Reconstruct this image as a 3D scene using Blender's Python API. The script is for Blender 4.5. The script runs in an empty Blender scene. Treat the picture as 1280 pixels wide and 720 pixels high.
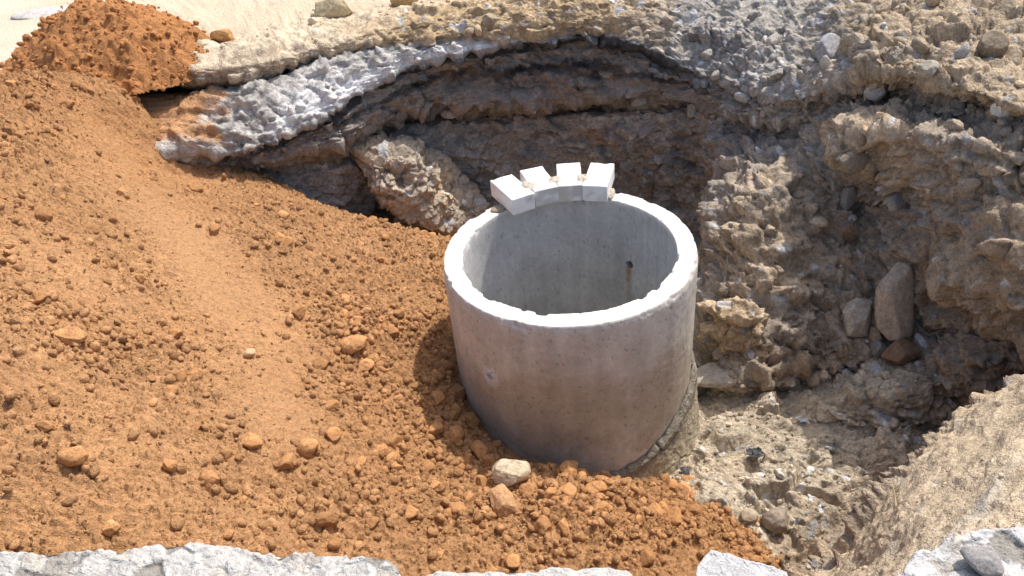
import bpy, bmesh, math
import numpy as np
from mathutils import Vector, Matrix

# ------------------------------------------------------------------ camera, sky, sun, exposure
FOC, PITCH, ROLL = 1000.0, 0.6127, -0.0974          # focal length in photo pixels (1280 wide)
CAM = np.array([-0.2751, -3.0826, 1.982])           # z = 0 is the top of the concrete ring
_cp, _sp = math.cos(PITCH), math.sin(PITCH)
FW = np.array([0.0, _cp, -_sp]); _r = np.array([1.0, 0, 0]); _u = np.cross(_r, FW)
_c, _s = math.cos(ROLL), math.sin(ROLL)
RT = _c * _r + _s * _u; UP = -_s * _r + _c * _u

scene = bpy.context.scene
cd = bpy.data.cameras.new("camera"); cam = bpy.data.objects.new("camera", cd)
scene.collection.objects.link(cam)
cd.sensor_fit = 'HORIZONTAL'; cd.sensor_width = 36.0; cd.lens = 36.0 * FOC / 1280.0
cd.clip_start = 0.05; cd.clip_end = 500.0
cam.matrix_world = Matrix(((RT[0], UP[0], -FW[0], CAM[0]), (RT[1], UP[1], -FW[1], CAM[1]),
                           (RT[2], UP[2], -FW[2], CAM[2]), (0, 0, 0, 1)))
scene.camera = cam

SUN_AZ, SUN_EL = math.radians(39), math.radians(61)  # azimuth from +x towards +y
sun_dir = Vector((math.cos(SUN_EL) * math.cos(SUN_AZ), math.cos(SUN_EL) * math.sin(SUN_AZ), math.sin(SUN_EL)))
world = bpy.data.worlds.new("World"); scene.world = world; world.use_nodes = True
wn = world.node_tree.nodes; wl = world.node_tree.links
sky = wn.new('ShaderNodeTexSky'); sky.sky_type = 'NISHITA'; sky.sun_disc = False
sky.sun_elevation = SUN_EL; sky.sun_rotation = math.pi / 2 - SUN_AZ
sky.air_density = 1.0; sky.dust_density = 4.0; sky.ozone_density = 0.6
wl.new(sky.outputs[0], wn['Background'].inputs[0]); wn['Background'].inputs[1].default_value = 0.15
sd = bpy.data.lights.new("sun", 'SUN'); sd.energy = 3.1; sd.angle = math.radians(0.5); sd.color = (1.0, 0.955, 0.88)
sun = bpy.data.objects.new("sun", sd); scene.collection.objects.link(sun)
sun.rotation_euler = sun_dir.to_track_quat('Z', 'Y').to_euler(); sun.location = (4, 4, 8)
scene.view_settings.view_transform = 'Standard'; scene.view_settings.look = 'None'
scene.view_settings.exposure = 0.42; scene.view_settings.gamma = 1.0

# ------------------------------------------------------------------ helpers
def ray(px, py): return FW + RT * ((px - 640) / FOC) - UP * ((py - 360) / FOC)
def Z(px, py, z):
    d = ray(px, py); return CAM + d * ((z - CAM[2]) / d[2])
def Hd(px, py, h):
    d = ray(px, py); return CAM + d * (h / math.hypot(d[0], d[1]))
def hdist(p): return math.hypot(p[0] - CAM[0], p[1] - CAM[1])
def project(P):
    d = P - CAM; w = d @ FW
    return 640 + FOC * (d @ RT) / w, 360 - FOC * (d @ UP) / w

def _hash(ix, iy, iz, seed):
    h = (ix.astype(np.int64) * 374761393 + iy.astype(np.int64) * 668265263 + iz.astype(np.int64) * 2147483647 + seed * 974634777) & 0xFFFFFFFF
    h = ((h ^ (h >> 13)) * 1274126177) & 0xFFFFFFFF
    h = ((h ^ (h >> 16)) * 2246822519) & 0xFFFFFFFF
    return (h ^ (h >> 15)) & 0xFFFFFFFF
def perlin(P, seed=0):
    P = np.asarray(P, dtype=np.float64); I = np.floor(P).astype(np.int64); F = P - I
    w = F * F * F * (F * (F * 6 - 15) + 10); out = np.zeros(len(P))
    for dx in (0, 1):
        for dy in (0, 1):
            for dz in (0, 1):
                h = _hash(I[:, 0] + dx, I[:, 1] + dy, I[:, 2] + dz, seed)
                gx = ((h & 1023) / 511.5 - 1); gy = (((h >> 10) & 1023) / 511.5 - 1); gz = (((h >> 20) & 1023) / 511.5 - 1)
                g = gx * (F[:, 0] - dx) + gy * (F[:, 1] - dy) + gz * (F[:, 2] - dz)
                ww = (w[:, 0] if dx else 1 - w[:, 0]) * (w[:, 1] if dy else 1 - w[:, 1]) * (w[:, 2] if dz else 1 - w[:, 2])
                out += g * ww
    return out * 1.3
def fbm(P, freq, octv, seed=0, gain=0.5, ridged=False):
    out = np.zeros(len(P)); a = 1.0; P = np.asarray(P) * freq; tot = 0
    for o in range(octv):
        n = perlin(P + 17.3 * o, seed + o * 7)
        if ridged: n = 1 - 2 * np.abs(n)
        out += a * n; tot += a; a *= gain; P = P * 2.03
    return out / tot
def worley(P, seed=0, two_d=False):
    """F1 and F2 distance, a random number of the nearest cell and the offset from its centre"""
    P = np.asarray(P, dtype=np.float64); I = np.floor(P).astype(np.int64); n = len(P)
    f1 = np.full(n, 9.0); f2 = np.full(n, 9.0); cid = np.zeros(n, dtype=np.int64); off = np.zeros((n, 3))
    for dx in (-1, 0, 1):
        for dy in (-1, 0, 1):
            for dz in ((0,) if two_d else (-1, 0, 1)):
                cx = I[:, 0] + dx; cy = I[:, 1] + dy; cz = I[:, 2] + dz; h = _hash(cx, cy, cz, seed)
                ox = P[:, 0] - cx - (h & 1023) / 1023.; oy = P[:, 1] - cy - ((h >> 10) & 1023) / 1023.
                oz = 0 * ox if two_d else P[:, 2] - cz - ((h >> 20) & 1023) / 1023.
                d = np.sqrt(ox * ox + oy * oy + oz * oz); near = d < f1
                f2 = np.where(near, f1, np.minimum(f2, d)); f1 = np.where(near, d, f1); cid = np.where(near, h, cid)
                off[near, 0] = ox[near]; off[near, 1] = oy[near]; off[near, 2] = oz[near]
    rnd = ((cid * 2654435761) & 0xFFFFFFFF) / 4294967295.
    return f1, f2, rnd, off
def clods(P, freq, seed, keep=0.85, two_d=False):
    """closely packed rounded lumps of uneven size; height in metres and each lump's random number"""
    f1, f2, cid, off = worley(np.asarray(P) * freq, seed, two_d)
    R = .45 + .45 * cid
    b = np.sqrt(np.maximum(R * R - f1 * f1, 0)) * np.clip((f2 - f1) * 3.2, 0, 1) ** .7 * np.where(cid < keep, .35 + .65 * cid / keep, .15)
    return b / freq, cid
def chunks(P, freq, seed):
    """angular broken pieces: each cell has its own height and tilt, with creases between"""
    f1, f2, cid, off = worley(np.asarray(P) * freq, seed)
    tx = (cid * 17.3) % 1 - .5; ty = (cid * 31.7) % 1 - .5; tz = (cid * 53.1) % 1 - .5
    tilt = off[:, 0] * tx + off[:, 1] * ty + off[:, 2] * tz
    h = ((cid - .5) * .55 + 1.25 * tilt + .08 * (1 - f1 * f1)) * np.clip((f2 - f1) * 9, 0, 1)
    return h / freq, cid, f2 - f1
def sstep(a, b, x):
    t = np.clip((x - a) / (b - a), 0, 1); return t * t * (3 - 2 * t)

COL = scene.collection
def link(o, parent=None):
    COL.objects.link(o)
    if parent is not None: o.parent = parent
    return o
def tag(o, label=None, cat=None, group=None, kind=None):
    if label: o['label'] = label
    if cat: o['category'] = cat
    if group: o['group'] = group
    if kind: o['kind'] = kind
    return o
def mesh_np(name, V, F, mat, col=None, smooth=True, parent=None):
    me = bpy.data.meshes.new(name); V = np.asarray(V, dtype=np.float32); F = np.asarray(F, dtype=np.int32)
    k = F.shape[1]
    me.vertices.add(len(V)); me.vertices.foreach_set('co', V.ravel())
    me.loops.add(F.size); me.loops.foreach_set('vertex_index', F.ravel())
    me.polygons.add(len(F)); me.polygons.foreach_set('loop_start', np.arange(len(F), dtype=np.int32) * k)
    me.polygons.foreach_set('loop_total', np.full(len(F), k, dtype=np.int32))
    if smooth: me.polygons.foreach_set('use_smooth', np.ones(len(F), dtype=bool))
    me.update(calc_edges=True)
    if col is not None:
        a = me.color_attributes.new('Col', 'FLOAT_COLOR', 'POINT')
        c4 = np.ones((len(V), 4), dtype=np.float32); c4[:, :3] = np.clip(col, 0.004, 0.95)
        a.data.foreach_set('color', c4.ravel())
    me.materials.append(mat)
    return link(bpy.data.objects.new(name, me), parent)
def grid_faces(n, m, wrap=False):
    i = np.arange(n - (0 if wrap else 1)); j = np.arange(m - 1)
    I, J = np.meshgrid(i, j, indexing='ij'); I2 = (I + 1) % n
    return np.stack([I * m + J, I2 * m + J, I2 * m + J + 1, I * m + J + 1], -1).reshape(-1, 4)
def grid_normals(G, wrap=False):
    du = (np.roll(G, -1, 0) - np.roll(G, 1, 0)) if wrap else np.gradient(G, axis=0)
    dv = np.gradient(G, axis=1)
    n = np.cross(du, dv); return n / np.maximum(np.linalg.norm(n, axis=-1, keepdims=True), 1e-9)

# ------------------------------------------------------------------ materials
def soil_mat(name, scale=1.0, bump=0.5, rough=0.95, objrand=False, base=None, spread=0.35, grain=0.004, crumb=0.0):
    m = bpy.data.materials.new(name); m.use_nodes = True; nt = m.node_tree; N = nt.nodes; L = nt.links
    b = N['Principled BSDF']; b.inputs['Roughness'].default_value = rough
    b.inputs['Specular IOR Level'].default_value = 0.12
    tc = N.new('ShaderNodeNewGeometry')
    n1 = N.new('ShaderNodeTexNoise'); n1.inputs['Scale'].default_value = 240 * scale; n1.inputs['Detail'].default_value = 2
    n2 = N.new('ShaderNodeTexNoise'); n2.inputs['Scale'].default_value = 55 * scale; n2.inputs['Detail'].default_value = 4; n2.inputs['Roughness'].default_value = 0.65
    for n in (n1, n2): L.new(tc.outputs['Position'], n.inputs['Vector'])
    add = N.new('ShaderNodeMath'); add.operation = 'ADD'; L.new(n1.outputs[0], add.inputs[0]); L.new(n2.outputs[0], add.inputs[1])
    mr = N.new('ShaderNodeMapRange'); mr.inputs[1].default_value = 0.7; mr.inputs[2].default_value = 1.3
    mr.inputs[3].default_value = 1 - spread; mr.inputs[4].default_value = 1 + spread; L.new(add.outputs[0], mr.inputs[0])
    mul = N.new('ShaderNodeMix'); mul.data_type = 'RGBA'; mul.blend_type = 'MULTIPLY'; mul.inputs[0].default_value = 1.0
    if base is None:
        at = N.new('ShaderNodeAttribute'); at.attribute_name = 'Col'; src = at.outputs['Color']
    else:
        rgb = N.new('ShaderNodeRGB'); rgb.outputs[0].default_value = (*base, 1); src = rgb.outputs[0]
    if objrand:
        oi = N.new('ShaderNodeObjectInfo'); hs = N.new('ShaderNodeHueSaturation')
        mv = N.new('ShaderNodeMapRange'); mv.inputs[3].default_value = 0.75; mv.inputs[4].default_value = 1.25
        L.new(oi.outputs['Random'], mv.inputs[0]); L.new(mv.outputs[0], hs.inputs['Value']); L.new(src, hs.inputs['Color']); src = hs.outputs[0]
    L.new(src, mul.inputs['A']); L.new(mr.outputs[0], mul.inputs['B']); L.new(mul.outputs['Result'], b.inputs['Base Color'])
    bp = N.new('ShaderNodeBump'); bp.inputs['Strength'].default_value = bump; bp.inputs['Distance'].default_value = grain
    L.new(add.outputs[0], bp.inputs['Height']); last = bp
    if crumb:                                             # small rounded crumbs in two sizes
        wv = N.new('ShaderNodeTexNoise'); wv.inputs['Scale'].default_value = 30; wv.inputs['Detail'].default_value = 1; L.new(tc.outputs['Position'], wv.inputs['Vector'])
        va = N.new('ShaderNodeVectorMath'); va.operation = 'MULTIPLY_ADD'; va.inputs[1].default_value = (.03, .03, .03)
        L.new(wv.outputs['Color'], va.inputs[0]); L.new(tc.outputs['Position'], va.inputs[2])
        for sc_, am in ((62, 1.0), (150, .5)):
            vo = N.new('ShaderNodeTexVoronoi'); vo.inputs['Scale'].default_value = sc_; L.new(va.outputs[0], vo.inputs['Vector'])
            b2 = N.new('ShaderNodeBump'); b2.invert = True; b2.inputs['Strength'].default_value = .9; b2.inputs['Distance'].default_value = crumb * am
            L.new(vo.outputs['Distance'], b2.inputs['Height']); L.new(last.outputs[0], b2.inputs['Normal']); last = b2
    L.new(last.outputs[0], b.inputs['Normal'])
    return m
M_EARTH = soil_mat('earth', 1.0, 0.9, spread=.42, grain=.005, crumb=.0042)
M_ORANGE = soil_mat('orange_soil', 1.2, 1.0, spread=0.30, grain=.006, crumb=.004)
M_PAVE = soil_mat('broken_concrete', 1.0, 0.8, spread=.25, grain=.004, crumb=.003)
M_CLOD = soil_mat('clod_soil', 1.2, 0.8, objrand=True, base=(0.44, 0.228, 0.099), spread=0.28)
M_STONE = soil_mat('stone', 0.7, 0.5, rough=0.85)
M_CONC = soil_mat('concrete', 0.8, 0.35, rough=0.88, spread=0.14, grain=0.002)
M_BRICK = soil_mat('silicate_brick', 1.0, 0.2, rough=0.8, spread=0.05, grain=0.001)

# ------------------------------------------------------------------ ground: street, broken crust, pit walls and floor
KEY = {  # albedo, stones, lumpiness
 'A': ((.50, .41, .30), 0, .7), 'S': ((.54, .475, .385), 0, .16), 'T': ((.44, .325, .20), .4, .7), 'W': ((.40, .375, .34), .5, .8),
 'K': ((.05, .049, .05), .2, .9), 'D': ((.24, .225, .215), .5, 1.1), 'R': ((.32, .245, .19), .5, 1.2),
 'G': ((.42, .375, .325), .4, 1.0), 'C': ((.35, .32, .28), 1.0, .8), 'B': ((.38, .30, .21), .45, .9),
 'E': ((.46, .355, .24), .25, 1.3), 'F': ((.45, .38, .285), .3, 1.0), 'N': ((.43, .335, .22), .1, .2), 'U': ((.37, .285, .20), .3, 1.3),
 'V': ((.37, .31, .245), .4, 1.3)}
STREET = 0.40
def column(keys, pts, w):
    """pts: list of 15 (R1..R15) given as 3-vectors or ('h', px, py, dh) relative to the previous row"""
    out = []
    for p in pts:
        if isinstance(p, tuple) and p[0] == 'h': out.append(Hd(p[1], p[2], hdist(out[-1]) + p[3]))
        else: out.append(np.array(p, dtype=float))
    o = out[0]; d = o[:2] / np.linalg.norm(o[:2])
    far = np.array([d[0] * 70, d[1] * 70, STREET])
    foot = out[-1]; rr = foot[:2] / np.linalg.norm(foot[:2])
    mid = np.array([*(foot[:2] * .45 + rr * .60 * .55), -1.0]); near = np.array([rr[0] * .35, rr[1] * .35, -1.06])
    return (np.array([far] + out + [mid, near]), keys, w)
H = lambda px, py, dh: ('h', px, py, dh)
cols = []
def addc(w, keys, *pts): cols.append(column(keys, pts, w))
#        R0 R1 R2 R3 R4 R5 R6 R7 R8 R9 R10 R11 R12 R13 | mid near       (16 keys)
addc(10, 'SSSSSSWWDDGGGGFF', (-6, 1.5, .4), (-4.2, 1.2, .4), (-3.9, 1.15, .39), (-3.8, 1.1, .38), (-3.75, 1.1, .36), (-3.7, 1.1, .33), (-3.6, 1.1, .25), (-3.6, 1.1, .15), (-3.55, 1.1, .1), (-3.55, 1.1, 0), (-3.5, 1.05, -.1), (-3.4, 1.0, -.4), (-3.3, .9, -.8))
addc(30, 'SSAAKKWWDDGGGGFF', Z(60, -60, .40), Z(205, 40, .42), Z(215, 88, .41), H(218, 100, 0), H(220, 113, .16), H(215, 121, -.18), Z(205, 188, .06), H(205, 198, .05), H(205, 202, .06), H(205, 210, .22), H(205, 222, 0), H(205, 250, -.02), H(205, 330, -.05))
addc(75, 'SSAAAKWWDDGGGGFF', Z(240, -60, .40), Z(295, 45, .42), Z(300, 84, .41), H(300, 94, -.02), H(300, 108, .16), H(300, 116, -.20), Z(300, 188, .02), H(300, 194, .07), H(300, 202, .02), H(300, 212, .25), H(300, 224, -.02), H(300, 250, -.04), H(300, 330, -.05))
addc(75, 'SSAAAWWWDDDGGGFF', Z(370, -60, .42), Z(395, 22, .45), Z(400, 60, .41), H(400, 66, .0), H(400, 75, .10), H(400, 81, -.14), Z(400, 146, .07), H(400, 154, .06), H(402, 180, -.04), H(405, 190, .22), H(405, 206, -.04), H(405, 242, -.04), H(405, 330, -.05))
addc(80, 'SSATTTWWKDKGGGFF', Z(495, -60, .43), Z(512, 2, .46), Z(518, 28, .42), Z(520, 42, .37), Z(520, 50, .34), Z(520, 58, .30), Z(520, 80, .20), H(520, 86, .07), H(520, 136, -.05), H(520, 150, .2), H(520, 164, -.06), H(520, 220, -.03), H(520, 330, -.03))
addc(80, 'SSTTTTTWKRKGGGFF', Z(625, -60, .44), Z(635, -8, .47), Z(638, 10, .43), Z(640, 22, .39), Z(640, 33, .35), Z(640, 43, .30), Z(640, 54, .24), H(640, 62, .09), H(640, 128, -.08), H(640, 142, .2), H(640, 156, -.04), H(640, 215, -.04), H(640, 320, -.08))
addc(80, 'SSTTTTTDKRKGUGFF', Z(765, -60, .44), Z(760, -10, .46), Z(760, 6, .42), Z(760, 18, .38), Z(760, 28, .34), Z(760, 37, .30), Z(760, 46, .25), H(760, 58, .07), H(760, 122, -.06), H(760, 134, .16), H(760, 148, -.04), H(760, 205, -.04), H(760, 310, -.1))
addc(50, 'SSCCCDCCDGDGUGFF', Z(895, -60, .42), Z(885, -18, .43), Z(882, 5, .37), Z(880, 28, .30), Z(880, 46, .24), Z(880, 66, .17), Z(880, 95, .07), H(880, 103, .06), H(880, 124, .0), H(880, 134, .12), H(880, 150, -.04), H(880, 215, -.08), H(880, 300, -.15))
addc(60, 'SSCCCCCCDVDVEUFF', Z(950, -60, .42), Z(936, -20, .43), Z(934, 5, .385), Z(932, 32, .32), Z(932, 55, .255), Z(932, 78, .185), Z(932, 110, .085), H(932, 117, .06), H(932, 138, -.02), H(932, 147, .06), H(930, 168, -.03), Z(918, 258, -.38), Z(886, 440, -.88))
addc(60, 'SSBCCCCCVVDVEUFF', Z(1010, -60, .42), Z(990, -22, .43), Z(985, 5, .40), Z(985, 35, .34), Z(985, 62, .27), Z(985, 90, .20), Z(985, 124, .10), H(985, 131, .07), H(985, 148, -.03), H(985, 158, .05), H(980, 176, -.02), Z(952, 236, -.24), Z(905, 462, -.90))
addc(70, 'SSBBBBVBKUKEUUFF', Z(1125, -60, .42), Z(1100, -28, .54), Z(1092, 0, .53), Z(1090, 26, .50), Z(1090, 50, .47), Z(1092, 70, .44), Z(1095, 87, .42), H(1095, 95, .12), H(1092, 112, .08), H(1090, 121, .0), H(1085, 168, -.42), Z(1072, 255, -.32), Z(1045, 440, -.80))
addc(75, 'SSBBBBBBKUKEUUFF', Z(1230, -60, .42), Z(1200, -32, .60), Z(1188, 0, .59), Z(1185, 32, .57), Z(1185, 60, .54), Z(1185, 86, .52), Z(1185, 107, .50), H(1185, 115, .12), H(1185, 130, .05), H(1185, 140, -.02), H(1180, 172, -.36), H(1178, 255, .05), Z(1150, 430, -.78))
addc(75, 'SSBBBBBBKUKEUUFF', Z(1360, -60, .42), Z(1310, -32, .60), Z(1292, 10, .60), Z(1290, 46, .58), Z(1290, 80, .55), Z(1290, 110, .53), Z(1290, 138, .51), H(1290, 146, .12), H(1290, 157, .0), H(1290, 167, -.05), H(1285, 210, -.22), H(1280, 300, -.05), H(1255, 430, -.08))
addc(44, 'SSBBBBBBKUUUUUFF', (5, -.3, .5), (3.2, -.4, .58), (2.8, -.45, .58), (2.5, -.45, .56), (2.35, -.45, .54), (2.2, -.45, .52), (2.05, -.45, .50), (2.15, -.45, .42), (2.12, -.45, .3), (2.42, -.42, .1), (2.2, -.45, -.1), (2.15, -.45, -.4), (2.0, -.5, -.85))
addc(60, 'SSNNNNNNNUUUUUFF', (5, -2.2, .4), Z(1520, 620, .42), Z(1480, 580, .36), Z(1445, 545, .28), Z(1415, 510, .20), Z(1385, 475, .12), Z(1350, 432, .03), (1.85, -.88, -.1), (1.86, -.84, -.25), (1.86, -.82, -.4), (1.84, -.8, -.55), (1.8, -.75, -.75), (1.72, -.68, -.9))
addc(80, 'SSNNNNNNNUUUUUFF', (3, -4, .4), Z(1310, 735, .43), Z(1295, 700, .37), Z(1278, 660, .27), Z(1262, 612, .14), Z(1246, 562, -.01), Z(1225, 512, -.18), H(1223, 508, .06), H(1222, 505, .05), (1.46, -.93, -.5), (1.44, -.9, -.65), (1.42, -.86, -.8), (1.38, -.8, -.96))
addc(60, 'SSNNNNNNNUUUUUFF', (2, -4.5, .4), Z(1200, 775, .42), Z(1190, 745, .36), Z(1170, 718, .23), Z(1152, 690, .06), Z(1135, 660, -.14), Z(1115, 628, -.36), H(1114, 625, .05), H(1113, 622, .05), (1.12, -1.12, -.65), (1.10, -1.08, -.78), (1.08, -1.04, -.9), (1.04, -.98, -1.0))
addc(40, 'SSNNNNNNNUUUUUFF', (1.0, -4.8, .4), (.55, -2.2, .40), Z(1110, 770, .34), Z(1095, 750, .15), Z(1085, 735, -.05), Z(1075, 720, -.3), Z(1062, 706, -.58), H(1060, 703, .04), H(1058, 701, .04), (.86, -1.32, -.75), (.85, -1.28, -.85), (.84, -1.24, -.95), (.82, -1.18, -1.02))
for (x, y) in ((.25, -2.02), (-.8, -1.95), (-1.8, -1.88), (-2.9, -1.7)):
    k = 1.0
    addc(14, 'SSSSSSNNUUUUUUFF', (x * 1.6, y - 3, .36), (x * 1.05, y - .6, .36), (x, y - .2, .36), (x, y - .12, .355), (x, y - .07, .35), (x, y - .03, .34), (x, y, .3), (x, y + .02, .2), (x, y + .03, .1), (x * .98, y + .05, -.1), (x * .97, y + .08, -.4), (x * .95, y + .12, -.8), (x * .93, y + .2, -1.02))
addc(12, 'SSSSSSNNUUUUUUFF', (-6, -.6, .4), (-4.6, -.4, .38), (-4.2, -.35, .37), (-4.1, -.35, .36), (-4.0, -.35, .36), (-3.95, -.35, .34), (-3.9, -.35, .3), (-3.9, -.35, .2), (-3.85, -.35, .1), (-3.8, -.35, -.1), (-3.8, -.35, -.3), (-3.7, -.3, -.5), (-3.5, -.3, -.8))

def hermite(net, t, wrap, lin=0.0):
    """chord-length Hermite spline along axis 0"""
    n = len(net); nx = np.roll(net, -1, 0); L = np.maximum(np.linalg.norm(nx - net, axis=-1, keepdims=True), 1e-5)
    d = (nx - net) / L
    if not wrap: d[-1] = d[-2]; L[-1] = L[-2]
    dp = np.roll(d, 1, 0); Lp = np.roll(L, 1, 0)
    if not wrap: dp[0] = d[0]; Lp[0] = L[0]
    T = (dp * L + d * Lp) / (L + Lp)
    i = np.floor(t).astype(int); f = (t - i)
    if not wrap: i = np.minimum(i, n - 2); f = t - i
    j = (i + 1) % n; f = f.reshape((-1,) + (1,) * (net.ndim - 1))
    H_ = net[i] * (2 * f ** 3 - 3 * f * f + 1) + net[j] * (3 * f * f - 2 * f ** 3) + T[i] * L[i] * (f ** 3 - 2 * f * f + f) + T[j] * L[i] * (f ** 3 - f * f)
    return H_ * (1 - lin) + lin * (net[i] * (1 - f) + net[j] * f)
NET = np.array([c[0] for c in cols]); nc, nr = NET.shape[:2]
KEYC = np.array([[KEY[k][0] + KEY[k][1:] for k in c[1]] for c in cols])
for i in (10, 11, 12): KEYC[i, 8] = KEYC[i, 10] = KEY['U'][0] + KEY['U'][1:]     # no tar in the crack of the brown bank
rowseg = [8, 14, 32, 32, 28, 28, 40, 24, 54, 24, 28, 54, 76, 76, 44]      # samples between rows
vv = np.concatenate([i + np.arange(n) / n for i, n in enumerate(rowseg)] + [[nr - 1]])
uu = np.concatenate([i + np.arange(int(c[2] * .72)) / int(c[2] * .72) for i, c in enumerate(cols)])
G = np.swapaxes(hermite(np.swapaxes(hermite(NET, uu, True), 0, 1).copy(), vv, False, .7), 0, 1).copy()
n_u, n_v = G.shape[:2]; P0 = G.reshape(-1, 3)
# colours, looked up with a warped parameter so that the layers end unevenly
UU, VV = np.meshgrid(uu, vv, indexing='ij')
wob_u = fbm(P0, 3.0, 4, 5).reshape(n_u, n_v) * .55; wob_v = (fbm(P0 * [1, 1, 2.2], 4.5, 4, 9).reshape(n_u, n_v)) * .75
Uw = UU + wob_u; Vw = np.clip(VV + wob_v * (VV > 1.5), 0, nr - 1.001)
iu = np.floor(Uw).astype(int); fu = (Uw - iu)[..., None]; iv = np.floor(Vw).astype(int); fv = (Vw - iv)[..., None]
fv = sstep(.2, .8, fv)
KC = (KEYC[iu % nc, iv] * (1 - fu) + KEYC[(iu + 1) % nc, iv] * fu) * (1 - fv) + (KEYC[iu % nc, iv + 1] * (1 - fu) + KEYC[(iu + 1) % nc, iv + 1] * fu) * fv
KC = KC.reshape(-1, 5)
Nn = -grid_normals(G, True).reshape(-1, 3)
Vf = VV.reshape(-1); Uf = UU.reshape(-1)
near = sstep(9, 4.5, np.linalg.norm(P0[:, :2], axis=1))
def earth_relief(P, lump, seed=0, strata=None):
    """displacement, tone and piece numbers for raw excavated earth"""
    wp = P + .05 * np.stack([fbm(P, 5, 3, 1), fbm(P, 5, 3, 2), fbm(P, 5, 3, 3)], -1)
    wq = wp + .012 * np.stack([fbm(P, 24, 2, 4), fbm(P, 24, 2, 5), fbm(P, 24, 2, 6)], -1)
    d = .07 * fbm(P, 2.4, 3, 21 + seed) + .03 * fbm(P, 8, 3, 33 + seed, ridged=True)
    if strata is not None: d = d + strata * (.035 * fbm(wp * [1, 1, 6], 4, 3, 44 + seed) + .015 * fbm(wp * [1, 1, 7], 11, 2, 45 + seed))
    sp = np.array([1, 1, 1.5])
    k1, id1, e1 = chunks(wp * sp, 5.5, 50 + seed); k2, id2, e2 = chunks(wq * sp, 14, 51 + seed); k3, id3, e3 = chunks(wq, 33, 52 + seed); k4, id4 = clods(wq, 70, 53 + seed)
    act = np.clip(.55 + 1.3 * fbm(P, 3.1, 3, 61 + seed), .15, 1.3)
    d = d * (.3 + .7 * lump) + lump * (.50 * k1 + (1.0 * k2 + .60 * k3) * act + .3 * k4) + .006 * fbm(P, 42, 3, 66 + seed) + .0025 * perlin(P * 150, 71)
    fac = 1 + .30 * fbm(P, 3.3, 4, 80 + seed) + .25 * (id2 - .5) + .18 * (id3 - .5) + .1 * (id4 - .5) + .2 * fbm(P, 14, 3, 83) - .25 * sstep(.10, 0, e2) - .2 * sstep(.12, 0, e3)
    return d, fac, (k2, id2, k3, id3, e3, e2)
strata = sstep(6, 7, Vf) * sstep(11, 9.5, Vf)
disp, fac, pieces = earth_relief(P0, KC[:, 4], 0, strata)
street = sstep(2.6, 1.8, Vf)
V1 = P0 + Nn * (disp * (1 - .75 * street) * near)[:, None]
V1[:, 2] = np.where((Vf < 1.2) & (near < .5), np.minimum(V1[:, 2], STREET + .02), V1[:, 2])
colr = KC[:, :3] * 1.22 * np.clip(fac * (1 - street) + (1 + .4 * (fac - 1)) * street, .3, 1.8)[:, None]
def stone_tint(colr, st, pieces):
    k2, id2, k3, id3, e3, e2 = pieces
    m2 = (((id2 * 7.13) % 1 < .08 * st) * sstep(.05, .16, e2))[:, None]; m3 = (((id3 * 5.7) % 1 < .16 * st) * sstep(.06, .18, e3))[:, None]
    grey = colr.mean(1, keepdims=True) * np.array([1.03, 1.0, .96])
    t2 = np.clip(grey * 1.35, .10, .42) * (.75 + .7 * ((id2 * 13.7) % 1)[:, None]); t3 = np.clip(grey * 1.5, .12, .5) * (.6 + 1.0 * ((id3 * 11.3) % 1)[:, None])
    colr = colr * (1 - .85 * m2) + .85 * m2 * t2
    return colr * (1 - .9 * m3) + .9 * m3 * t3
colr = stone_tint(colr, KC[:, 3], pieces)
# trampled clay bank: streaks along the bank
bank = sstep(13.6, 14.4, Uf) * sstep(18.6, 17.8, Uf) * sstep(1.6, 2.4, Vf) * sstep(8.2, 7.2, Vf)
stq = np.stack([Uf * 1.3 + .15 * Vf, Vf * 1.6 + .9 * Uf, 0 * Uf], -1) + .35 * fbm(P0, 4, 4, 140)[:, None]
st1 = fbm(stq, 1.0, 3, 141, .5)
V1 = V1 + Nn * (bank * (.032 * st1 + .012 * fbm(P0, 9, 4, 142)))[:, None]
tonb = np.clip(1 + .4 * st1 + .55 * fbm(P0, 8, 4, 143, .65), .45, 1.6)[:, None]
greyb = sstep(.1, .5, fbm(stq, .8, 3, 144))[:, None]
bc = (np.array([.48, .385, .275]) * (1 - greyb) + greyb * np.array([.40, .365, .315])) * tonb
colr = colr * (1 - .85 * bank[:, None]) + .85 * bank[:, None] * bc
# mottled, sooty grey-white crust
crust = sstep(5.6, 6.2, Vf) * sstep(7.4, 7.0, Vf) * sstep(.8, 1.2, Uf) * sstep(4.4, 3.6, Uf)
mot = fbm(P0 * [1, 1, 2], 9, 5, 150, .75)
colr = colr * (1 - .8 * crust[:, None]) + .8 * crust[:, None] * (np.array([.43, .41, .38]) * np.clip(1 + 2.2 * mot + .5 * (pieces[3] - .5), .18, 1.7)[:, None])
sv = Vf + .26 * fbm(P0 * [1, 1, 2], 4, 4, 160, .6) + .2 * fbm(P0, 20, 3, 161, .6)
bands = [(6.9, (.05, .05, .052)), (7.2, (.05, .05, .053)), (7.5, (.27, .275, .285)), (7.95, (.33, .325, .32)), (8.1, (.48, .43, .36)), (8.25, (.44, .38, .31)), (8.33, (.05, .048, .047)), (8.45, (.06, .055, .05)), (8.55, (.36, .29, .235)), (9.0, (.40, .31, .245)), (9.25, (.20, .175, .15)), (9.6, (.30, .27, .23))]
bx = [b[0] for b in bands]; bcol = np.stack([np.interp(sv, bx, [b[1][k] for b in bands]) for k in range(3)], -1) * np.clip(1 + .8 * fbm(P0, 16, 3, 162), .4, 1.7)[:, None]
bm_ = (sstep(6.8, 7.0, sv) * sstep(9.6, 9.2, sv) * sstep(2.4, 3.4, Uf) * sstep(7.6, 6.8, Uf))[:, None] * .9 * np.clip(.9 + fbm(P0, 3.7, 3, 163), .35, 1)[:, None]
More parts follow.
